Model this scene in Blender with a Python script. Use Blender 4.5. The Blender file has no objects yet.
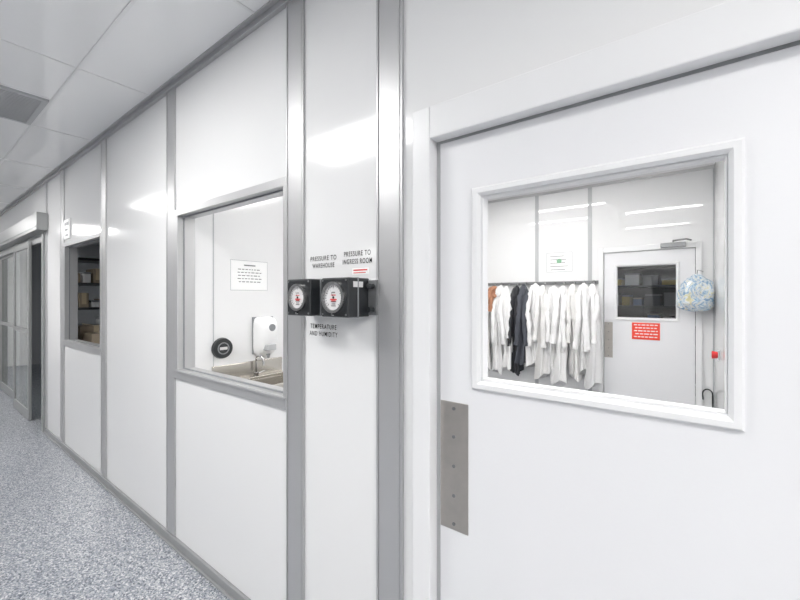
import bpy, bmesh, math, random
from mathutils import Vector, Matrix
random.seed(7)
C = bpy.context.scene.collection
H = 2.886

# ------------------------------------------------------------ materials
def mat(name, col, rough=0.5, metal=0.0, var=0.03, scale=8.0, bump=0.0, bscale=60, coat=0.0, emis=None, es=0):
    m = bpy.data.materials.new(name); m.use_nodes = True
    nt = m.node_tree; N = nt.nodes; L = nt.links
    b = N['Principled BSDF']
    tc = N.new('ShaderNodeTexCoord')
    nz = N.new('ShaderNodeTexNoise'); nz.inputs['Scale'].default_value = scale; nz.inputs['Detail'].default_value = 4
    L.new(tc.outputs['Object'], nz.inputs['Vector'])
    mx = N.new('ShaderNodeMix'); mx.data_type = 'RGBA'
    mx.inputs['A'].default_value = (*[c*(1-var) for c in col], 1)
    mx.inputs['B'].default_value = (*[min(1, c*(1+var)) for c in col], 1)
    L.new(nz.outputs['Fac'], mx.inputs['Factor'])
    L.new(mx.outputs['Result'], b.inputs['Base Color'])
    b.inputs['Roughness'].default_value = rough
    b.inputs['Metallic'].default_value = metal
    b.inputs['Coat Weight'].default_value = coat
    b.inputs['Coat Roughness'].default_value = 0.08
    if bump:
        n2 = N.new('ShaderNodeTexNoise'); n2.inputs['Scale'].default_value = bscale
        L.new(tc.outputs['Object'], n2.inputs['Vector'])
        bp = N.new('ShaderNodeBump'); bp.inputs['Strength'].default_value = bump; bp.inputs['Distance'].default_value = 0.01
        L.new(n2.outputs['Fac'], bp.inputs['Height']); L.new(bp.outputs['Normal'], b.inputs['Normal'])
    if emis:
        b.inputs['Emission Color'].default_value = (*emis, 1); b.inputs['Emission Strength'].default_value = es
    return m

def glass_mat(name, col=(1, 1, 1)):
    m = bpy.data.materials.new(name); m.use_nodes = True
    b = m.node_tree.nodes['Principled BSDF']
    b.inputs['Base Color'].default_value = (*col, 1); b.inputs['Transmission Weight'].default_value = 1
    b.inputs['Roughness'].default_value = 0; b.inputs['IOR'].default_value = 1.45
    return m

def floor_mat():
    m = bpy.data.materials.new('flake_epoxy_floor'); m.use_nodes = True
    nt = m.node_tree; N = nt.nodes; L = nt.links; b = N['Principled BSDF']
    tc = N.new('ShaderNodeTexCoord')
    v = N.new('ShaderNodeTexVoronoi'); v.inputs['Scale'].default_value = 150
    L.new(tc.outputs['Object'], v.inputs['Vector'])
    sep = N.new('ShaderNodeSeparateColor'); L.new(v.outputs['Color'], sep.inputs[0])
    r = N.new('ShaderNodeValToRGB'); r.color_ramp.interpolation = 'CONSTANT'
    e = r.color_ramp.elements
    e[0].position = 0; e[0].color = (.065, .078, .105, 1)
    e[1].position = .16; e[1].color = (.17, .19, .228, 1)
    for p, c in ((.38, (.28, .295, .33)), (.64, (.385, .395, .42)), (.86, (.63, .632, .64))):
        x = e.new(p); x.color = (*c, 1)
    L.new(sep.outputs[0], r.inputs[0]); L.new(r.outputs[0], b.inputs['Base Color'])
    b.inputs['Roughness'].default_value = 0.30
    return m

M = {}
M['panel'] = mat('white_laminate_panel', (.82, .82, .82), .10, var=.006, scale=2)
M['gpanel'] = mat('polished_white_panel', (.82, .82, .82), .03, var=.006, scale=2)
M['ceil'] = mat('gloss_ceiling_tile', (.95, .95, .95), .07, var=.01, scale=2)
M['grid'] = mat('white_ceiling_grid', (.82, .82, .82), .4)
M['alu'] = mat('satin_aluminium', (.52, .52, .525), .38, .6, var=.03, scale=5)
M['alum'] = mat('grey_aluminium', (.36, .365, .365), .35, .5, var=.03, scale=5)
M['alud'] = mat('dark_aluminium', (.22, .225, .23), .35, .6)
M['doorp'] = mat('white_door_paint', (.80, .80, .815), .35, var=.01, scale=6, bump=.02, bscale=120)
M['framep'] = mat('white_frame_paint', (.82, .82, .825), .28, var=.01)
M['steel'] = mat('worn_stainless', (.46, .43, .395), .3, .8, var=.16, scale=18, bump=.03, bscale=200)
M['chrome'] = mat('chrome', (.5, .5, .5), .12, 1)
M['sink'] = mat('sink_stainless', (.58, .55, .50), .25, .8)
M['base'] = mat('grey_cove', (.26, .265, .27), .45)
M['black'] = mat('black_housing', (.014, .016, .018), .32)
M['blackp'] = mat('black_print', (.003, .003, .003), .9)
M['dial'] = mat('dial_white', (.70, .69, .69), .4)
M['bezel'] = mat('dial_bezel', (.40, .40, .40), .25, .9)
M['red'] = mat('red_paint', (.7, .03, .03), .4)
M['redsign'] = mat('red_sign', (.85, .05, .025), .45)
M['white'] = mat('white_plastic', (.90, .90, .90), .3)
M['greyp'] = mat('grey_plastic', (.24, .25, .26), .4)
M['midg'] = mat('mid_grey_plastic', (.45, .46, .47), .4)
M['paper'] = mat('paper', (.95, .95, .94), .7)
M['print'] = mat('grey_print', (.15, .16, .16), .7)
M['green'] = mat('green_print', (.2, .4, .25), .7)
M['coat'] = mat('white_cotton', (.88, .875, .87), .85, var=.04, scale=10, bump=.5, bscale=22)
M['coat2'] = mat('cream_cotton', (.78, .77, .755), .85, var=.05, scale=10, bump=.5, bscale=22)
M['dark'] = mat('black_cloth', (.022, .023, .027), .8, var=.2)
M['navy'] = mat('navy_cloth', (.055, .06, .075), .8, var=.2)
M['brown'] = mat('brown_cloth', (.40, .18, .10), .8, var=.2)
M['card'] = mat('cardboard', (.36, .29, .21), .8, var=.08)
M['tape'] = mat('packing_tape', (.62, .52, .36), .3)
M['blue'] = mat('blue_plastic', (.06, .12, .28), .4)
M['yel'] = mat('yellow_plastic', (.45, .36, .10), .4)
M['dwall'] = mat('unlit_room_shade', (.05, .052, .055), .7)  # near-black colour carries the shade of rooms left unlit
M['rack'] = mat('dark_rack', (.09, .095, .10), .4, .5)
M['glass'] = glass_mat('clear_glass')
M['lglass'] = glass_mat('door_glass', (.60, .65, .63))
M['lamp'] = mat('lamp_diffuser', (.9, .9, .9), .5, emis=(1, .99, .975), es=31)
M['lampin'] = mat('inner_lamp_diffuser', (.9, .9, .9), .5, emis=(1, .99, .975), es=43)
M['lampdim'] = mat('dim_lamp_diffuser', (.9, .9, .9), .5, emis=(.9, .95, 1), es=12)
M['floor'] = floor_mat()
def bag_mat():
    m = bpy.data.materials.new('crinkled_clear_bag'); m.use_nodes = True
    nt = m.node_tree; N = nt.nodes; L = nt.links; b = N['Principled BSDF']
    tc = N.new('ShaderNodeTexCoord'); v = N.new('ShaderNodeTexNoise'); v.inputs['Scale'].default_value = 15; v.inputs['Detail'].default_value = 6
    v.inputs['Distortion'].default_value = 3
    L.new(tc.outputs['Object'], v.inputs['Vector'])
    r = N.new('ShaderNodeValToRGB'); e = r.color_ramp.elements
    e[0].position = .32; e[0].color = (.10, .22, .40, 1); e[1].position = .64; e[1].color = (.62, .58, .32, 1)
    for p, c in ((.42, (.30, .44, .58)), (.49, (.52, .60, .66)), (.57, (.74, .76, .77))):
        x = e.new(p); x.color = (*c, 1)
    L.new(v.outputs['Fac'], r.inputs[0]); L.new(r.outputs[0], b.inputs['Base Color'])
    b.inputs['Roughness'].default_value = .10
    return m
M['bag'] = bag_mat()

# ------------------------------------------------------------ mesh builder
class MB:
    def __init__(s): s.bm = bmesh.new(); s.mi = 0
    def face(s, vs):
        try:
            f = s.bm.faces.new(vs); f.material_index = s.mi; return f
        except ValueError: return None
    def box(s, x0, x1, y0, y1, z0, z1):
        v = [s.bm.verts.new((x, y, z)) for x in (x0, x1) for y in (y0, y1) for z in (z0, z1)]
        for q in ((0, 1, 3, 2), (4, 6, 7, 5), (0, 4, 5, 1), (2, 3, 7, 6), (0, 2, 6, 4), (1, 5, 7, 3)):
            s.face([v[i] for i in q])
        return s
    def loft(s, rings, cap=True):
        R = [[s.bm.verts.new(p) for p in r] for r in rings]
        n = len(R[0])
        for a, b in zip(R, R[1:]):
            for i in range(n): s.face([a[i], a[(i+1) % n], b[(i+1) % n], b[i]])
        if cap: s.face(R[0][::-1]); s.face(R[-1])
        return s
    def cyl(s, c, ax, r, d, n=24, r2=None):
        r2 = r if r2 is None else r2
        ax = Vector(ax).normalized(); u = ax.orthogonal().normalized(); w = ax.cross(u); c = Vector(c)
        ring = lambda o, rr: [c+ax*o+(u*math.cos(t)+w*math.sin(t))*rr for t in [2*math.pi*i/n for i in range(n)]]
        return s.loft([ring(-d/2, r), ring(d/2, r2)])
    def ringtube(s, c, ax, ro, ri, d, n=32):
        ax = Vector(ax).normalized(); u = ax.orthogonal().normalized(); w = ax.cross(u); c = Vector(c)
        ring = lambda o, rr: [s.bm.verts.new(c+ax*o+(u*math.cos(t)+w*math.sin(t))*rr) for t in [2*math.pi*i/n for i in range(n)]]
        R = [ring(-d/2, ro), ring(d/2, ro), ring(d/2, ri), ring(-d/2, ri)]
        for a, b in zip(R, R[1:]+R[:1]):
            for i in range(n): s.face([a[i], a[(i+1) % n], b[(i+1) % n], b[i]])
        return s
    def tube(s, pts, r, n=10):
        pts = [Vector(p) for p in pts]; rings = []; u = None
        for i, p in enumerate(pts):
            t = (pts[min(i+1, len(pts)-1)]-pts[max(i-1, 0)]).normalized()
            u = t.orthogonal().normalized() if u is None else (u-t*u.dot(t)).normalized()
            w = t.cross(u); rr = r[i] if isinstance(r, (list, tuple)) else r
            rings.append([p+(u*math.cos(a)+w*math.sin(a))*rr for a in [2*math.pi*k/n for k in range(n)]])
        return s.loft(rings)
    def picframe(s, x0, x1, z0, z1, w, yb, yf, bev):
        def rect(i, y): return [s.bm.verts.new(p) for p in ((x0+i, y, z0+i), (x1-i, y, z0+i), (x1-i, y, z1-i), (x0+i, y, z1-i))]
        R = [rect(0, yb), rect(0, yf+bev), rect(bev, yf), rect(w-bev*1.6, yf), rect(w, yf+bev*1.6), rect(w, yb)]
        for a, b in zip(R, R[1:]+R[:1]):
            for i in range(4): s.face([a[i], a[(i+1) % 4], b[(i+1) % 4], b[i]])
        return s
    def done(s, name, mats, parent=None, bevel=0, smooth=False, seg=2, label=None, cat=None, kind=None, group=None, subsurf=0):
        bmesh.ops.recalc_face_normals(s.bm, faces=s.bm.faces)
        if not isinstance(mats, (list, tuple)): mats = [mats]
        cs = [v.co for v in s.bm.verts]
        lo = Vector([min(c[i] for c in cs) for i in range(3)]); hi = Vector([max(c[i] for c in cs) for i in range(3)])
        o = (lo+hi)/2; o.z = lo.z if parent is None else o.z
        for v in s.bm.verts: v.co -= o
        me = bpy.data.meshes.new(name); s.bm.to_mesh(me); s.bm.free()
        for m in mats: me.materials.append(M[m])
        ob = bpy.data.objects.new(name, me); C.objects.link(ob)
        if smooth:
            for p in me.polygons: p.use_smooth = True
            try: me.set_sharp_from_angle(angle=math.radians(40))
            except Exception: pass
        if bevel:
            bv = ob.modifiers.new('bevel', 'BEVEL'); bv.width = bevel; bv.segments = seg; bv.limit_method = 'ANGLE'
        put(ob, o, parent)
        tag(ob, label, cat, kind, group)
        return ob

def wpos(o):
    p = Vector(o.location)
    while o.parent: o = o.parent; p += Vector(o.location)
    return p
def put(ob, o, parent):
    if parent is not None:
        ob.parent = parent; ob.location = Vector(o)-wpos(parent)
    else: ob.location = o
def tag(ob, label=None, cat=None, kind=None, group=None):
    if label: ob['label'] = label
    if cat: ob['category'] = cat
    if kind: ob['kind'] = kind
    if group: ob['group'] = group
def empty(name, loc, label, cat, kind=None, group=None):
    e = bpy.data.objects.new(name, None); e.empty_display_size = .05; C.objects.link(e); e.location = loc
    tag(e, label, cat, kind, group); return e
def copytree(ob, delta, parent=None, label=None):
    n = ob.copy(); C.objects.link(n)
    if parent is None: n.location = Vector(ob.location)+Vector(delta)
    else: n.parent = parent
    if label: n['label'] = label
    for ch in ob.children: copytree(ch, (0, 0, 0), n)
    return n
S = 'structure'

# ------------------------------------------------------------ shell
def wall_holes(mb, x0, x1, z0, z1, y0, y1, holes):
    xs = sorted({x0, x1, *[h[0] for h in holes], *[h[1] for h in holes]})
    for a, b in zip(xs, xs[1:]):
        hs = sorted([h for h in holes if h[0] <= a+1e-6 and h[1] >= b-1e-6], key=lambda h: h[2])
        z = z0
        for h in hs:
            if h[2] > z+1e-6: mb.box(a, b, y0, y1, z, h[2])
            z = h[3]
        if z < z1: mb.box(a, b, y0, y1, z, z1)
W1 = (-2.541, -1.423, 1.045, 2.09); W2 = (-5.081, -3.929, 1.055, 2.10)
DH = (-.648, .235, 0, 2.058); SD = (-9.3, -5.86, 0, 2.29)
mb = MB(); wall_holes(mb, -12, 3.6, 0, H, 0, .08, [W1, W2, DH, SD])
mb.done('wall_front', 'panel', label='glossy white laminate cleanroom panel wall with openings', cat='wall', kind=S)
MB().box(-12.1, 3.7, -14.1, 8.1, -.1, 0).done('floor', 'floor', label='grey blue flake epoxy floor with fine speckle', cat='floor', kind=S)
MB().box(-12.1, 3.7, -14.1, 8.1, H, H+.1).done('ceiling', 'ceil', label='glossy white panel ceiling with thin grid', cat='ceiling', kind=S)
MB().box(-12.1, -12, -14, 8, 0, H).done('wall_end', 'panel', label='white end wall of the corridor', cat='wall', kind=S)
MB().box(3.6, 3.7, -14, 8, 0, H).done('wall_near', 'panel', label='white near end wall of the corridor', cat='wall', kind=S)
MB().box(-12, 3.6, -14.1, -14, 0, H).done('wall_opposite', 'panel', label='white wall across the open work area', cat='wall', kind=S)
YB = 3.93
mb = MB(); wall_holes(mb, -2.6, .35, 0, H, YB, YB+.08, [(-.755, .105, 0, 2.07)])
mb.done('wall_back', 'gpanel', label='white panel back wall of the gowning room', cat='wall', kind=S)
MB().box(-2.6, -2.5, .08, YB, 0, H).done('wall_partition', 'panel', label='white partition wall behind the hand sink', cat='wall', kind=S)
MB().box(.25, .35, .08, YB, 0, H).done('wall_side', 'panel', label='white side wall of the gowning room', cat='wall', kind=S)
MB().box(-12, -2.6, 4.0, 4.1, 0, H).done('wall_storage', 'dwall', label='storage room wall coloured dark to stand for shade', cat='wall', kind=S)
MB().box(-2.61, -2.6, .08, 4.0, 0, H).done('wall_storage_shade_sheet', 'dwall', label='added dark sheet standing for shade in the storage room', cat='wall', kind=S)  # dark sheet over the white partition, its colour stands for shade
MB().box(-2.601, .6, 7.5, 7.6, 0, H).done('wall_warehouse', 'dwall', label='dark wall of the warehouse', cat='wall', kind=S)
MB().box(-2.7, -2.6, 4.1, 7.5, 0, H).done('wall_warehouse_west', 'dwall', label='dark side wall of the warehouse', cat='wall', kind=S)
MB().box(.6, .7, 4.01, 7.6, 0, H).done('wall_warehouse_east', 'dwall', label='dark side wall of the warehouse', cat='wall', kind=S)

tn = [0]
def trim(mb, m, label, bevel=0, **k):
    tn[0] += 1
    return mb.done('trim_%d' % tn[0], m, bevel=bevel, label=label, cat='trim', kind=S, **k)
for x in (-.837, -1.364, -2.60, -3.87, -5.14):
    mb = MB().box(x-.059, x+.059, -.006, 0, .06, H-.03)
    mb.box(x-.059, x-.050, -.011, -.006, .06, H-.03).box(x+.050, x+.059, -.011, -.006, .06, H-.03)
    mb.box(x-.046, x+.046, -.009, -.006, .06, H-.03)
    trim(mb, 'alu', 'satin aluminium vertical batten covering a wall panel joint', bevel=.0012)
trim(MB().box(-5.85, -5.80, -.012, 0, .06, H-.03), 'alu', 'aluminium edge batten beside the sliding door', bevel=.0012)
mb = MB().box(-12, 3.6, -.022, 0, H-.032, H).box(-12, 3.6, -.045, -.022, H-.006, H)
trim(mb, 'alu', 'aluminium angle where wall meets ceiling', bevel=.0012)
mb = MB().box(-5.84, -.72, -.018, 0, 0, .055).box(-5.84, -.72, -.030, -.018, 0, .012)
mb.done('baseboard_front', 'base', bevel=.003, label='grey cove base strip along the floor', cat='baseboard', kind=S)
mb = MB()
for y in (-.412, -1.022, -1.632, -2.242, -2.852, -3.462): mb.box(-12, 3.6, y-.008, y+.008, H-.003, H)
x = -1.62-1.22*8
while x < 3.5:
    mb.box(x-.008, x+.008, -3.462, -.045, H-.003, H); x += 1.22
for x in (-3.43,): mb.box(x-.008, x+.008, -1.022, -.412, H-.003, H)
trim(mb, 'grid', 'white ceiling grid bars between glossy tiles')
for x in (-1.52, -.897):
    trim(MB().box(x-.022, x+.022, YB-.006, YB, 0, H-.03), 'midg', 'thin grey joint batten in the gowning room', bevel=.001)
trim(MB().box(-2.5, .25, YB-.02, YB, H-.03, H), 'alu', 'aluminium angle at the gowning room ceiling')
trim(MB().box(-2.5, -2.496, .30-.09, .30-.084, 0, H), 'midg', 'thin panel joint strip on the partition wall')
trim(MB().box(.238, .25, YB-.012, YB, 0, H-.03), 'midg', 'thin corner strip in the gowning room')

# ------------------------------------------------------------ windows
def window(n, w, label):
    x0, x1, z0, z1 = w
    e = empty('window_%d' % n, ((x0+x1)/2, 0, z0), label, 'window', S)
    mb = MB()
    mb.box(x0, x1, -.012, .095, z0, z0+.058).box(x0, x1, -.012, .095, z1-.040, z1)
    mb.box(x0, x0+.045, -.012, .095, z0+.058, z1-.040).box(x1-.020, x1, -.012, .095, z0+.058, z1-.040)
    mb.done('window_frame', 'alu', e, bevel=.002)
    MB().box(x0, x1, -.018, -.012, z0+.044, z0+.054).done('sill', 'alu', e, bevel=.001)
    mb = MB().box(x0+.045, x1-.020, .022, .029, z0+.058, z0+.066).box(x0+.045, x1-.020, .022, .029, z1-.048, z1-.040)
    mb.box(x0+.045, x0+.053, .022, .029, z0+.066, z1-.048).box(x1-.028, x1-.020, .022, .029, z0+.066, z1-.048)
    mb.done('gasket', 'greyp', e)
window(1, W1, 'aluminium framed fixed window looking onto a hand sink')
window(2, W2, 'aluminium framed fixed window looking into a dark store room')

# ------------------------------------------------------------ main door
def door(n, x0, x1, zt, wx0, wx1, wz0, wz1, yf, label, plate, pane=True):
    d = empty('door_%d' % n, ((x0+x1)/2, yf+.02, 0), label, 'door', S)
    m = .026
    mb = MB(); wall_holes(mb, x0, x1, .01, zt, yf, yf+.045, [(wx0+m, wx1-m, wz0+m+.004, wz1-m)])
    mb.done('door_leaf', 'doorp', d)
    mb = MB().picframe(wx0, wx1, wz0, wz1, m, yf, yf-.012, .005)
    mb.done('window_moulding', 'framep', d)
    g = (wx0+m, wx1-m, wz0+m+.004, wz1-m)
    if pane: MB().box(g[0]+.001, g[1]-.001, yf+.012, yf+.018, g[2]+.001, g[3]-.001).done('glass_pane', 'glass', d)
    mb = MB().picframe(g[0], g[1], g[2], g[3], .005, yf+.0115, yf+.002, .002)
    mb.done('glazing_bead', 'framep', d)
    MB().picframe(wx0, wx1, wz0, wz1, m-.001, yf+.055, yf+.045, .004).done('rear_moulding', 'framep', d)
    px0, px1, pz0, pz1 = plate
    p = MB().box(px0, px1, yf-.003, yf, pz0, pz1).done('push_plate', 'steel', d, bevel=.0015, label='worn stainless steel push plate')
    for sx, sz in ((.5, .95), (.5, .73), (.5, .5), (.5, .27), (.5, .05)):
        MB().cyl((px0+(px1-px0)*sx, yf-.0042, pz0+(pz1-pz0)*sz), (0, 1, 0), .0055, .0026, 14).done('screw', 'alud', p)
    return d
door(1, -.632, .225, 2.045, -.517, .102, 1.270, 1.881, 0.0,
     'white painted door with vision window and steel push plate', (-.630, -.532, .814, 1.218), pane=False)
def dframe(x0, x1, xi0, xi1, zt, zi, y0, y1, label):
    mb = MB()
    mb.box(x0, xi0, y0, y1, 0, zt).box(xi1, x1, y0, y1, 0, zt).box(xi0, xi1, y0, y1, zi, zt)
    trim(mb, 'framep', label, bevel=.004)
dframe(-.712, .300, -.645, .238, 2.155, 2.052, -.045, 0.0, 'white painted metal door frame around the door')
mb = MB().box(-.6475, -.6355, .004, .08, 0, 2.057).box(.2275, .2345, .004, .08, 0, 2.057).box(-.6355, .2275, .004, .08, 2.048, 2.057)
trim(mb, 'midg', 'grey rebate seal inside the door frame')

door(3, -.745, .095, 2.06, -.640, -.035, 1.285, 1.925, YB-.005, 'white inner door with dark vision window', (-.742, -.657, .85, 1.259))
dframe(-.80, .150, -.750, .100, 2.125, 2.064, YB-.03, YB, 'white frame around the inner door')

dc = empty('door_closer', (-.05, YB-.03, 2.07), 'grey metal door closer with folding arm above the inner door', 'door closer')
MB().box(-.20, .02, YB-.078, YB-.0305, 2.075, 2.125).done('closer_body', 'alud', dc, bevel=.006)
MB().tube([(-.09, YB-.06, 2.13), (-.09, YB-.06, 2.145), (.02, YB-.14, 2.145), (.06, YB-.05, 2.14)], .009, 8).done('closer_arm', 'alud', dc, smooth=True)

yfp = YB-.005
rs = empty('red_warning_sign', (-.336, yfp, 1.08), 'red rectangular notice with white lettering lines on the inner door', 'sign')
MB().box(-.467, -.206, yfp-.0035, yfp-.0005, 1.078, 1.264).done('sign_board', 'redsign', rs)
mb = MB()
for i in range(5):
    z = 1.240-i*.033; x = -.447+(.012 if i % 2 else 0)
    while x < -.235:
        w = random.uniform(.02, .045); mb.box(x, min(x+w, -.226), yfp-.005, yfp-.0036, z-.005, z+.005); x += w+.010
mb.done('sign_lettering', 'white', rs)

# ------------------------------------------------------------ sliding entry door
sd = empty('door_2', (-7.5, -.02, 0), 'automatic sliding glass entry door with aluminium framing', 'door', S)
hd = MB().box(-9.4, -5.76, -.10, -.001, 2.30, 2.50).done('operator_header', 'alum', sd, bevel=.006)
MB().box(-9.38, -5.775, -.104, -.1005, 2.33, 2.345).done('header_reveal', 'alud', sd)
MB().box(-5.93, -5.86, -.03, .08, 0, 2.288).done('jamb', 'alum', sd, bevel=.003)
MB().box(-9.3, -9.23, -.03, .08, 0, 2.288).done('jamb', 'alum', sd, bevel=.003)
MB().box(-9.23, -5.93, -.005, .03, 2.2, 2.288).done('track', 'alum', sd)
def leaf(x0, x1, y):
    s = .06
    mb = MB(); mb.box(x0, x0+s, y, y+.03, .01, 2.25).box(x1-s, x1, y, y+.03, .01, 2.25)
    mb.box(x0+s, x1-s, y, y+.03, .01, .13).box(x0+s, x1-s, y, y+.03, 2.17, 2.25).box(x0+s, x1-s, y, y+.03, 1.09, 1.14)
    l = mb.done('sliding_leaf', 'alum', sd, bevel=.003)
    mb = MB().box(x0+s, x1-s, y+.012, y+.016, .13, 1.09).box(x0+s, x1-s, y+.012, y+.016, 1.14, 2.17)
    mb.done('glass_pane', 'lglass', l)
leaf(-7.55, -6.55, -.04); leaf(-9.22, -7.58, .035)

sg = empty('small_wall_sign', (-4.95, 0, 2.12), 'small white sign plate with dark print above the window', 'sign')
MB().box(-5.06, -4.86, -.012, 0, 2.135, 2.33).done('sign_plate', 'white', sg, bevel=.002)
mb = MB().box(-5.03, -4.89, -.0135, -.0125, 2.27, 2.30).box(-5.02, -4.92, -.0135, -.0125, 2.215, 2.235).box(-5.0, -4.9, -.0135, -.0125, 2.16, 2.18)
mb.done('sign_print', 'greyp', sg)

# ------------------------------------------------------------ gauges
def gauge(x0, x1, label, r):
    z0, z1 = 1.478, 1.619; cx = (x0+x1)/2; cz = (z0+z1)/2; yf = -.125
    e = empty('pressure_gauge', (cx, 0, z0), label, 'gauge', group='wall pressure gauges')
    mb = MB().box(x0, x1, yf, -.012, z0, z1)
    mb.done('housing', 'black', e, bevel=.006, seg=3)
    MB().box(x0+.004, x1-.004, -.012, 0, z0+.004, z1-.004).done('mounting_plate', 'alud', e)
    MB().box(x0-.001, x1+.001, -.078, -.072, z0-.001, z1+.001).done('housing_joint', 'greyp', e)
    MB().ringtube((cx, yf-.004, cz), (0, 1, 0), r, r*.82, .014).done('bezel', 'bezel', e, smooth=True)
    MB().cyl((cx, yf-.0015, cz), (0, 1, 0), r*.82, .003, 40).done('dial_face', 'dial', e)
    mb = MB()
    yy = yf-.0034
    for i in range(21):
        a = math.radians(225-270*i/20); l = .18 if i % 5 == 0 else .10
        c, s_ = math.cos(a), math.sin(a); n = Vector((-s_, 0, c))*.0010
        p0 = Vector((cx+c*r*.76, yy, cz+s_*r*.76)); p1 = Vector((cx+c*r*(.76-l), yy, cz+s_*r*(.76-l)))
        mb.face([mb.bm.verts.new(v) for v in (p0-n, p0+n, p1+n, p1-n)])
    for k, (zz, w) in enumerate(((-.30, .5), (-.44, .36), (-.56, .42), (.30, .3))):
        mb.box(cx-r*w/2, cx+r*w/2, yy-.0002, yy, cz+r*zz, cz+r*(zz+.05))
    mb.done('dial_markings', 'blackp', e)
    mb = MB().box(cx-r*.30, cx+r*.30, yy-.0006, yy-.0003, cz-r*.17, cz-r*.09)
    mb.box(cx-r*.20, cx+r*.20, yy-.0006, yy-.0003, cz-r*.24, cz-r*.19).box(cx-r*.22, cx+r*.22, yy-.0006, yy-.0003, cz+r*.12, cz+r*.18)
    mb.done('dial_red_print', 'red', e)
    mb = MB(); a = math.radians(120); c, s_ = math.cos(a), math.sin(a); n = Vector((-s_, 0, c))*.0013
    p1 = Vector((cx+c*r*.7, yy-.001, cz+s_*r*.7)); p0 = Vector((cx-c*r*.1, yy-.001, cz-s_*r*.1))
    mb.face([mb.bm.verts.new(v) for v in (p0-n, p1, p0+n)]); mb.cyl((cx, yy-.001, cz), (0, 1, 0), .004, .002, 12)
    mb.done('needle', 'blackp', e)
    MB().cyl((cx, yf-.006, z0+.010), (0, 1, 0), .004, .012, 12).done('zero_screw', 'chrome', e)
    for px, pz in ((x0+.010, z1-.010), (x1-.010, z1-.010), (x1-.010, z0+.010), (x0+.010, z0+.010)):
        MB().cyl((px, yf-.001, pz), (0, 1, 0), .0035, .003, 10).done('corner_screw', 'alud', e)
    return e
gauge(-1.262, -1.122, 'black square pressure gauge with white dial beside another gauge', .052)
g2 = gauge(-1.063, -.925, 'black square pressure gauge with side mounting flange and fittings', .056)
MB().box(-.925, -.884, -.022, -.0125, 1.484, 1.613).done('side_flange', 'alud', g2, bevel=.002)
for z in (1.505, 1.59):
    MB().cyl((-.903, -.034, z), (0, 1, 0), .011, .024, 8).done('fitting', 'black', g2)
MB().box(-.9248, -.9242, -.10, -.05, 1.585, 1.605).done('side_sticker', 'dial', g2)
st = empty('red_white_sticker', (-.985, 0, 1.63), 'small white sticker with red print above a pressure gauge', 'sticker')
MB().box(-1.025, -.940, -.0012, 0, 1.636, 1.660).done('sticker_face', 'paper', st)
MB().box(-1.018, -.947, -.0018, -.0013, 1.650, 1.655).done('sticker_print', 'red', st)
MB().box(-1.018, -.955, -.0018, -.0013, 1.641, 1.644).done('sticker_print', 'red', st)

def lettering(lines, cx, zs, width, size, label):
    e = empty('wall_lettering', (cx, 0, min(zs)), label, 'sign', group='black wall lettering')
    for t, z, w in zip(lines, zs, width):
        cu = bpy.data.curves.new('t', 'FONT'); cu.body = t; cu.align_x = 'CENTER'; cu.size = 1; cu.space_character = 1.22; cu.offset = .009
        o = bpy.data.objects.new('t', cu); C.objects.link(o)
        bpy.context.view_layer.update()
        me = bpy.data.meshes.new_from_object(o.evaluated_get(bpy.context.evaluated_depsgraph_get()))
        bpy.data.objects.remove(o)
        xs = [v.co.x for v in me.vertices]; ys = [v.co.y for v in me.vertices]
        sx = w/(max(xs)-min(xs)); sy = size/(max(ys)-min(ys)); mx = (max(xs)+min(xs))/2; my = min(ys)
        for v in me.vertices: v.co = ((v.co.x-mx)*sx, 0, (v.co.y-my)*sy)
        me.materials.append(M['blackp'])
        ob = bpy.data.objects.new('text_line', me); C.objects.link(ob); put(ob, (cx, -.0012, z-size/2), e)
lettering(['PRESSURE TO', 'WAREHOUSE'], -1.19, [1.710, 1.680], [.156, .132], .0195, 'black lettering reading PRESSURE TO WAREHOUSE above a gauge')
lettering(['PRESSURE TO', 'INGRESS ROOM'], -1.0, [1.717, 1.687], [.138, .152], .0195, 'black lettering reading PRESSURE TO INGRESS ROOM above a gauge')
lettering(['TEMPERATURE', 'AND HUMIDITY'], -1.19, [1.428, 1.398], [.156, .168], .0195, 'black lettering reading TEMPERATURE AND HUMIDITY below a gauge')

# ------------------------------------------------------------ lights & vent
def lamp(cx, cy, lx, ly, m, label):
    e = empty('ceiling_light', (cx, cy, H-.02), label, 'ceiling light')
    MB().box(cx-lx/2, cx+lx/2, cy-ly/2, cy+ly/2, H-.012, H-.006).done('diffuser', m, e)
    mb = MB(); a, b = lx/2, ly/2
    mb.box(cx-a-.012, cx-a, cy-b-.012, cy+b+.012, H-.014, H).box(cx+a, cx+a+.012, cy-b-.012, cy+b+.012, H-.014, H)
    mb.box(cx-a, cx+a, cy-b-.012, cy-b, H-.014, H).box(cx-a, cx+a, cy+b, cy+b+.012, H-.014, H)
    mb.done('rim', 'grid', e)
    return e
l0 = lamp(-2.23, -1.327, 1.16, .48, 'lamp', 'flush rectangular ceiling light panel in the corridor')
l0['group'] = 'corridor light panels'
for d in ((-7.32, 0), (-3.66, 0), (3.66, 0), (3.66, -1.83), (3.66, -3.66), (3.66, -6.1), (-.6, -6.1), (-5, -6.1)): copytree(l0, (d[0], d[1], 0))  # right-end panels set further back are unseen, added to even the light
li = lamp(-.26, 1.97, .94, .14, 'lampin', 'narrow light strip added for streaks and light in the gowning room')  # unseen strips added so their reflection on the back wall replaces pane streaks
li['group'] = 'added gowning room light strips'
for d in ((-1.5, 0), (-.15, -1.55), (-1.1, .95)): copytree(li, (d[0], d[1], 0))
lamp(-8.0, 2.4, 1.16, .3, 'lampdim', 'unseen dim light added to brighten the store room')  # unseen lamp, added to lift the dark store room
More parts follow.
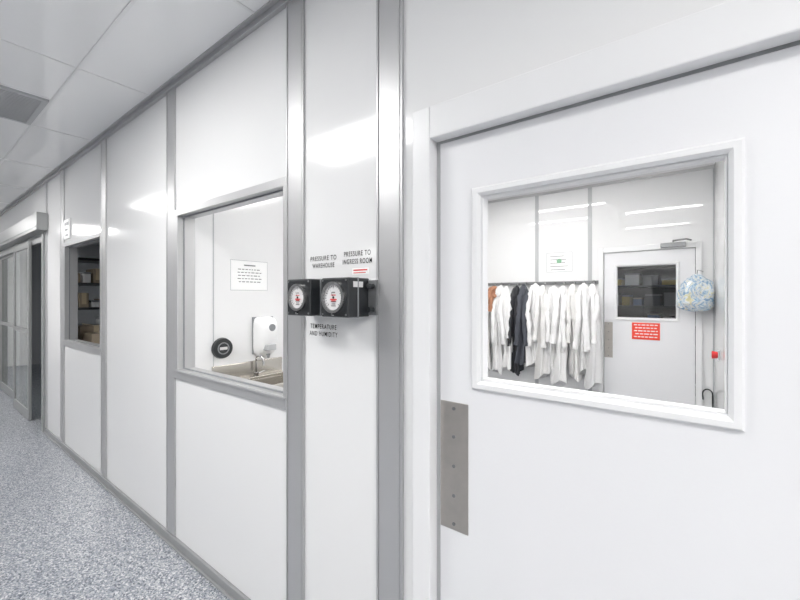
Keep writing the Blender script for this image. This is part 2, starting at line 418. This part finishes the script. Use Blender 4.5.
lamp(-.6, 5.2, 1.16, .1, 'lampdim', 'unseen dim light added in the warehouse')  # unseen weak lamp, added so the dark warehouse shows faintly
v = empty('ceiling_vent', (-3.735, -.717, H-.02), 'grey square ceiling air return grille', 'vent')
mb = MB(); x0, x1, y0, y1 = -4.03, -3.445, -1.01, -.425
mb.box(x0, x1, y0, y0+.03, H-.015, H).box(x0, x1, y1-.03, y1, H-.015, H).box(x0, x0+.03, y0+.03, y1-.03, H-.015, H).box(x1-.03, x1, y0+.03, y1-.03, H-.015, H)
mb.done('vent_frame', 'midg', v)
MB().box(x0+.03, x1-.03, y0+.03, y1-.03, H-.004, H-.001).done('vent_mesh', 'base', v)
mb = MB()
for i in range(21):
    x = x0+.045+i*.025; mb.box(x, x+.012, y0+.03, y1-.03, H-.013, H-.0045)
mb.done('louvre', 'midg', v)

# ------------------------------------------------------------ sink corner
XP = -2.5
sk = empty('hand_sink', (XP+.2, .44, .79), 'wall mounted stainless steel hand sink below a soap dispenser', 'sink')
sy0, sy1 = .20, .74
MB().box(XP, XP+.018, sy0, sy1, .96, 1.09).done('backsplash', 'sink', sk, bevel=.004)
mb = MB(); t = .006; X0, X1, z0, z1 = XP+.0, XP+.40, .79, .985
mb.box(X0, X1, sy0, sy1, z0, z0+t).box(X0, X0+.07, sy0, sy1, z0+t, z1-.02).box(X1-.025, X1, sy0, sy1, z0+t, z1)
mb.box(X0+.07, X1-.025, sy0, sy0+.025, z0+t, z1).box(X0+.07, X1-.025, sy1-.025, sy1, z0+t, z1).box(X0+.0185, X0+.07, sy0, sy1, z1-.02, z1)
mb.done('basin', 'sink', sk, bevel=.005)
MB().cyl((XP+.22, .44, .799), (0, 0, 1), .03, .006, 24).done('drain', 'chrome', sk)
fx, fy = XP+.045, .50
MB().cyl((fx, fy, .998), (0, 0, 1), .018, .03, 20).done('faucet_base', 'chrome', sk, bevel=.002)
pts = [(fx, fy, .99), (fx, fy, 1.09)]+[(fx+.045-.045*math.cos(a), fy, 1.09+.045*math.sin(a)) for a in [math.pi*i/10 for i in range(1, 11)]]+[(fx+.09, fy, 1.07)]
MB().tube(pts, .008, 12).done('faucet_spout', 'chrome', sk, smooth=True)
mb = MB().tube([(fx, fy+.012, 1.00), (fx+.01, fy+.06, 1.015)], .005, 8)
mb.done('faucet_handle', 'chrome', sk, smooth=True)
MB().box(XP+.001, XP+.03, .25, .63, .73, .788).done('wall_bracket', 'sink', sk)

dx = XP; y0, y1 = .500, .660
sp = empty('soap_dispenser', (dx, .58, 1.115), 'white wall soap dispenser with grey nozzle and push bar', 'soap dispenser')
def rr(xa, ya, yb, z):
    w = (yb-ya)/2; cy = (ya+yb)/2; out = []
    for i in range(17):
        a = -math.pi/2+math.pi*i/16
        out.append((dx+.008+max(0, math.copysign(abs(math.cos(a))**.7, math.cos(a)))*xa, cy+math.copysign(abs(math.sin(a))**.7, math.sin(a))*w, z))
    return out
MB().box(dx, dx+.008, y0-.006, y1+.006, 1.135, 1.405).done('back_plate', 'greyp', sp, bevel=.002)
MB().loft([rr(.045, y0+.02, y1-.02, 1.125), rr(.062, y0+.008, y1-.008, 1.14), rr(.085, y0, y1, 1.18), rr(.105, y0, y1, 1.24), rr(.112, y0, y1, 1.32), rr(.105, y0+.002, y1-.002, 1.36), rr(.085, y0+.010, y1-.010, 1.39), rr(.05, y0+.03, y1-.03, 1.405)]).done('housing', 'white', sp, smooth=True)
MB().cyl((dx+.117, .582, 1.330), (1, 0, -.05), .026, .010, 24).done('sight_window', 'greyp', sp)
MB().loft([[(dx+a, b, c) for a, b in ((.05, .525), (.122, .545), (.122, .615), (.05, .635))] for c in (1.165, 1.19, 1.21)]).done('push_bar', 'midg', sp, bevel=.006)
MB().cyl((dx+.07, .582, 1.12), (0, 0, 1), .008, .03, 12, .016).done('nozzle', 'greyp', sp)

rf = empty('round_wall_fitting', (XP, .27, 1.13), 'round black wall fitting with pale ring beside the sink', 'wall fitting')
MB().cyl((XP+.012, .27, 1.205), (1, 0, 0), .072, .024, 40, .066).done('fitting_body', 'black', rf, bevel=.003)
MB().ringtube((XP+.0255, .27, 1.205), (1, 0, 0), .040, .034, .004).done('pale_ring', 'greyp', rf)
MB().box(XP+.024, XP+.030, .245, .295, 1.196, 1.214).done('centre_badge', 'dial', rf)

def notice_x(x, ya, yb, za, zb, label):
    e = empty('paper_notice', (x, (ya+yb)/2, za), label, 'paper notice')
    MB().box(x, x+.0015, ya, yb, za, zb).done('sheet', 'paper', e)
    MB().box(x, x+.0008, ya-.004, yb+.004, za-.004, zb+.004).done('plastic_sleeve', 'midg', e)
    mb = MB(); mb.box(x+.0016, x+.0022, (ya+yb)/2-.045, (ya+yb)/2+.045, zb-.035, zb-.026)
    for i in range(5):
        z = zb-.06-i*.022; y = ya+.04+random.uniform(0, .02)
        while y < yb-.06:
            w = random.uniform(.010, .03); mb.box(x+.0016, x+.0022, y, y+w, z-.003, z+.003); y += w+.008
    mb.done('sheet_print', 'print', e)
notice_x(XP, .335, .618, 1.60, 1.806, 'white landscape paper notice taped above the sink')
def notice_y(y, xa, xb, za, zb, label):
    e = empty('paper_notice', ((xa+xb)/2, y, za), label, 'paper notice')
    MB().box(xa, xb, y-.0015, y, za, zb).done('sheet', 'paper', e)
    MB().box(xa-.006, xb+.006, y-.0008, y, za-.006, zb+.006).done('plastic_sleeve', 'midg', e)
    mb = MB()
    for i in range(5):
        z = zb-.04-i*.042; mb.box(xa+.04, xb-.04-random.uniform(0, .05), y-.0022, y-.0016, z-.004, z+.004)
    mb.done('sheet_print', 'print', e)
    MB().cyl(((xa+xb)/2, y-.002, zb-.10), (0, 1, 0), .03, .001, 20).done('green_emblem', 'green', e)
notice_y(YB, -1.394, -1.10, 1.87, 2.10, 'white paper notice with green emblem above the coat rail')

# ------------------------------------------------------------ coat rack and coats
cr = empty('coat_rack', (-1.52, YB, 1.69), 'long wall rail with metal hooks holding lab coats', 'coat rack')
MB().box(-2.45, -.803, YB-.026, YB-.0065, 1.705, 1.745).done('rail', 'alud', cr, bevel=.003)
W_ = 'white cotton lab coat hanging from a hook'; O_ = 'off-white lab coat hanging from a hook'
specs = [(-2.27, 'coat', 1.10, .060, W_), (-2.155, 'coat2', 1.12, .062, O_), (-2.045, 'brown', .27, .055, 'short reddish brown jacket hanging between lab coats'), (-1.955, 'coat', 1.14, .060, W_),
         (-1.85, 'coat', 1.04, .060, W_), (-1.735, 'dark', 1.12, .062, 'long black coat hanging between lab coats'), (-1.62, 'navy', .98, .058, 'dark navy coat hanging beside a black coat'),
         (-1.505, 'coat', 1.02, .064, W_), (-1.39, 'coat2', 1.12, .066, O_), (-1.28, 'coat', 1.04, .064, W_), (-1.165, 'coat', 1.16, .068, W_),
         (-1.05, 'coat2', 1.10, .066, O_), (-.94, 'coat', 1.02, .064, W_), (-.835, 'coat', 1.17, .068, W_)]
for s in specs:
    x = s[0]
    MB().tube([(x, YB-.026, 1.73), (x, YB-.07, 1.71), (x, YB-.10, 1.715), (x, YB-.105, 1.745)], .005, 8).done('hook', 'chrome', cr, smooth=True)

def garment(x, m, length, w, label, name, seed):
    """coat hung by its collar from one hook, falling in deep crumpled folds"""
    rnd = random.Random(seed)
    zt = 1.705+rnd.uniform(-.02, .02); y = YB-.14-(.035 if seed % 2 else 0)
    e = empty(name, (x, y, zt-length), label, 'coat', group='coats hanging on the rail')
    ph = rnd.uniform(0, 6); k = rnd.choice((3, 4, 5)); sway = rnd.uniform(-.035, .035)
    rings = []; n = 56; NR = 34
    lump = [rnd.uniform(-.20, .20) for _ in range(8)]
    for i in range(NR):
        t = i/(NR-1)
        prof = [(0, .012, .015), (.03, .032, .03), (.08, w*.85, .07), (.2, w*.92, .095), (.55, w*1.0, .105), (1, w*1.2, .115)]
        for (a, wa, da), (b, wb, db) in zip(prof, prof[1:]):
            if t <= b+1e-9:
                f = (t-a)/(b-a); W = wa+(wb-wa)*f; D = da+(db-da)*f; break
        q = t*6.999; li_ = int(q); lm = lump[li_]*(1-(q-li_))+lump[li_+1]*(q-li_)
        amp = .05+.26*min(1, t*1.6)
        ring = []
        for j in range(n):
            th = 2*math.pi*j/n
            mod = 1+amp*math.sin(k*th+ph+t*2.2)+amp*.5*math.sin((2*k+1)*th+ph*2-t*3)
            mod = mod/(1+amp*.8)*(1+lm*(1 if t > .1 else t*10)*math.cos(th-ph))
            if abs(math.atan2(math.sin(th+math.pi/2+.25), math.cos(th+math.pi/2+.25))) < .12 and t > .1: mod *= .55
            ring.append((x+sway*t+.014*math.sin(5*t+ph)+W*1.12*mod*math.cos(th), min(y+D*1.05*mod*math.sin(th), YB-.03),
                         zt-length*t-(.035*math.sin(2*th+ph)*max(0, (t-.8)*5))))
        rings.append(ring)
    MB().loft(rings).done('coat_body', m, e, smooth=True)
    for s in (-1, 1):
        L = min(.62, length*.85)+rnd.uniform(-.08, .05); fwd = -.06 if s > 0 else -.08
        bend = rnd.uniform(-.025, .025)
        pts = [(x+s*w*.3, y-.02, zt-.07), (x+s*w*.65, y+fwd*.8, zt-.15), (x+s*w*.72+sway*.3+bend, y+fwd*1.25, zt-.32*L/.6), (x+s*w*.55+sway*.5, y+fwd*1.5, zt-.45*L/.6), (x+s*w*.66+sway*.6-bend, y+fwd*1.45, zt-.10-L)]
        fine = []
        for a, b in zip(pts, pts[1:]):
            for q in range(4): fine.append(Vector(a).lerp(Vector(b), q/4))
        fine.append(Vector(pts[-1]))
        rad = [.029+.006*math.sin(i*2.1+ph)-.0002*i for i in range(len(fine))]
        MB().tube(fine, rad, 12).done('sleeve', m, e, smooth=True)
        MB().ringtube(fine[-1], fine[-1]-fine[-2], rad[-1]*1.12, rad[-1]*.8, .03, 12).done('cuff', m, e, smooth=True)
    mb = MB()
    for s in (-1, 1):
        mb.loft([[(x+s*a*.75, y-.065+b, zt-c) for a, b, c in q] for q in (
            ((.004, .03, .015), (.04, .02, .03), (.045, 0, .05)), ((.010, -.012, .07), (.045, -.012, .06), (.05, -.018, .08)), ((.008, -.024, .15), (.03, -.022, .13), (.035, -.026, .12)))])
    mb.done('collar', m, e, smooth=True)
    return e
for i, (x, m, l, w, lab) in enumerate(specs):
    garment(x, m, l, w, lab, 'jacket' if m in ('brown', 'dark', 'navy') else 'lab_coat', i*3+1)

# ------------------------------------------------------------ bag, alarm, cable
bx, by = .105, YB-.15
bg = empty('plastic_bag', (bx, by, 1.42), 'crumpled clear plastic bag of pale blue covers hanging on a hook', 'bag')
rnd = random.Random(11); rings = []; NA = 30
prof = [(0, .05), (.03, .095), (.10, .128), (.22, .145), (.38, .140), (.52, .142), (.66, .128), (.78, .11), (.88, .08), (.95, .05), (1, .04)]
for q, (t, r) in enumerate(prof):
    ring = []
    for j in range(NA):
        a = 2*math.pi*j/NA; f = 1+rnd.uniform(-.08, .08)+.10*math.sin(3*a+3*t)+.06*math.sin(5*a-4*t)
        ring.append((min(bx-.01+r*1.05*f*math.cos(a), .243), by+r*.75*f*math.sin(a), 1.41+.35*t+rnd.uniform(-.010, .010)+.02*math.cos(a+1)*t))
    rings.append(ring)
MB().loft(rings).done('bag_body', 'bag', bg)
MB().tube([(bx, by, 1.745), (bx+.005, by, 1.82), (bx+.03, by+.08, 1.82), (bx+.055, YB, 1.81)], .005, 8).done('bag_hook', 'chrome', bg, smooth=True)
al = empty('emergency_button', (.25, 3.18, 1.0), 'small round red emergency button on the side wall', 'alarm')
MB().box(.236, .25, 3.15, 3.22, 1.01, 1.09).done('button_plate', 'midg', al, bevel=.002)
MB().cyl((.215, 3.185, 1.05), (1, 0, 0), .034, .042, 20, .028).done('alarm_button', 'red', al, bevel=.006)
cb = empty('black_cable', (.20, YB-.02, .5), 'thin black cable loop hanging beside the inner door', 'cable')
pts = [(.16, YB-.016, .50)]+[(.195-.04*math.cos(a), YB-.02, .56+.05*math.sin(a)) for a in [math.pi*i/8 for i in range(9)]]+[(.235, YB-.016, .42)]
MB().tube(pts, .007, 8).done('cable_run', 'black', cb, smooth=True)

# ------------------------------------------------------------ storage racks
def rack(xa, xb, ya, yb, n, label):
    e = empty('storage_rack', ((xa+xb)/2, (ya+yb)/2, 0), label, 'storage rack')
    for x in (xa, xb-.035):
        for y in (ya, yb-.035): MB().box(x, x+.035, y, y+.035, 0, 2.1).done('upright', 'rack', e)
    zs = []
    for i in range(n):
        z = .12+i*(1.9/(n-1)); zs.append(z)
        MB().box(xa+.001, xb-.001, ya+.001, yb-.001, z, z+.03).done('shelf', 'rack', e)
    return zs
def crate(x0, x1, y0, y1, z0, z1, m, label):
    nm = {'card': 'cardboard_box'}.get(m, 'storage_bin')
    e = empty(nm, ((x0+x1)/2, (y0+y1)/2, z0), label, 'box' if m == 'card' else 'bin')
    MB().box(x0, x1, y0, y1, z0, z1-.012).done('box_body', m, e, bevel=.004)
    if m == 'card': MB().box(x0-.001, x1+.001, (y0+y1)/2-.025, (y0+y1)/2+.025, z0+.04, z1-.010).done('tape', 'tape', e)
    else: MB().box(x0-.006, x1+.006, y0-.006, y1+.006, z1-.03, z1-.008).done('lid', 'greyp', e, bevel=.003)
    return e
LB = {'card': 'brown taped cardboard box on a storage rack', 'blue': 'blue plastic bin with grey lid on a rack', 'yel': 'yellow plastic bin with grey lid on a rack',
      'white': 'white plastic bin with grey lid on a rack', 'greyp': 'grey plastic bin with lid on a rack', 'navy': 'dark navy bin with grey lid on a rack'}
rnd = random.Random(3)
zs = rack(-6.62, -6.12, .12, 1.32, 7, 'dark metal storage rack holding bins in the store room')
for z in zs[1:6]:
    y = .18
    while y < 1.1:
        w = rnd.uniform(.05, .1); h = rnd.uniform(.08, .2); m = rnd.choice(('white', 'greyp', 'card', 'white'))
        crate(-6.50, -6.16, y, y+w, z+.0305, z+.03+h, m, LB[m]); y += w+.03
zs = rack(-1.9, .5, 5.9, 6.5, 7, 'dark metal pallet rack in the warehouse')
for z in zs[2:6]:
    x = -1.84
    while x < .2:
        w = rnd.uniform(.10, .20); h = rnd.uniform(.10, .22); m = rnd.choice(('blue', 'navy', 'yel', 'blue', 'greyp', 'navy', 'white'))
        crate(x, x+w, 5.95, 6.4, z+.0305, z+.03+h, m, LB[m]); x += w+.05
tb = empty('work_table', (-5.2, .45, 0), 'steel work table inside the store room', 'table')
MB().box(-5.7, -4.6, .14, .75, 1.0, 1.03).done('table_top', 'midg', tb, bevel=.003)
for x in (-5.68, -4.66):
    for y in (.16, .69): MB().box(x, x+.04, y, y+.04, 0, 1.0).done('leg', 'rack', tb)
crate(-5.3, -5.0, .2, .42, 1.0305, 1.17, 'card', 'open brown cardboard box on the steel table')
crate(-5.66, -5.42, .2, .5, 1.0305, 1.23, 'card', 'taped brown cardboard box on the steel table')

# ------------------------------------------------------------ world, camera
w = bpy.data.worlds.new('world'); bpy.context.scene.world = w; w.use_nodes = True
w.node_tree.nodes['Background'].inputs[0].default_value = (.8, .85, .9, 1)
w.node_tree.nodes['Background'].inputs[1].default_value = .3
cam = bpy.data.cameras.new('camera'); co = bpy.data.objects.new('camera', cam); C.objects.link(co)
co.location = (0, -1.0658, 1.55)
co.rotation_euler = (math.radians(90), 0, math.asin(.5982))
cam.sensor_width = 36; cam.lens = 17.1; cam.shift_y = -.00375; cam.clip_start = .02
bpy.context.scene.camera = co
bpy.context.scene.view_settings.view_transform = 'Standard'
bpy.context.scene.view_settings.look = 'None'
bpy.context.scene.view_settings.gamma = 1.1
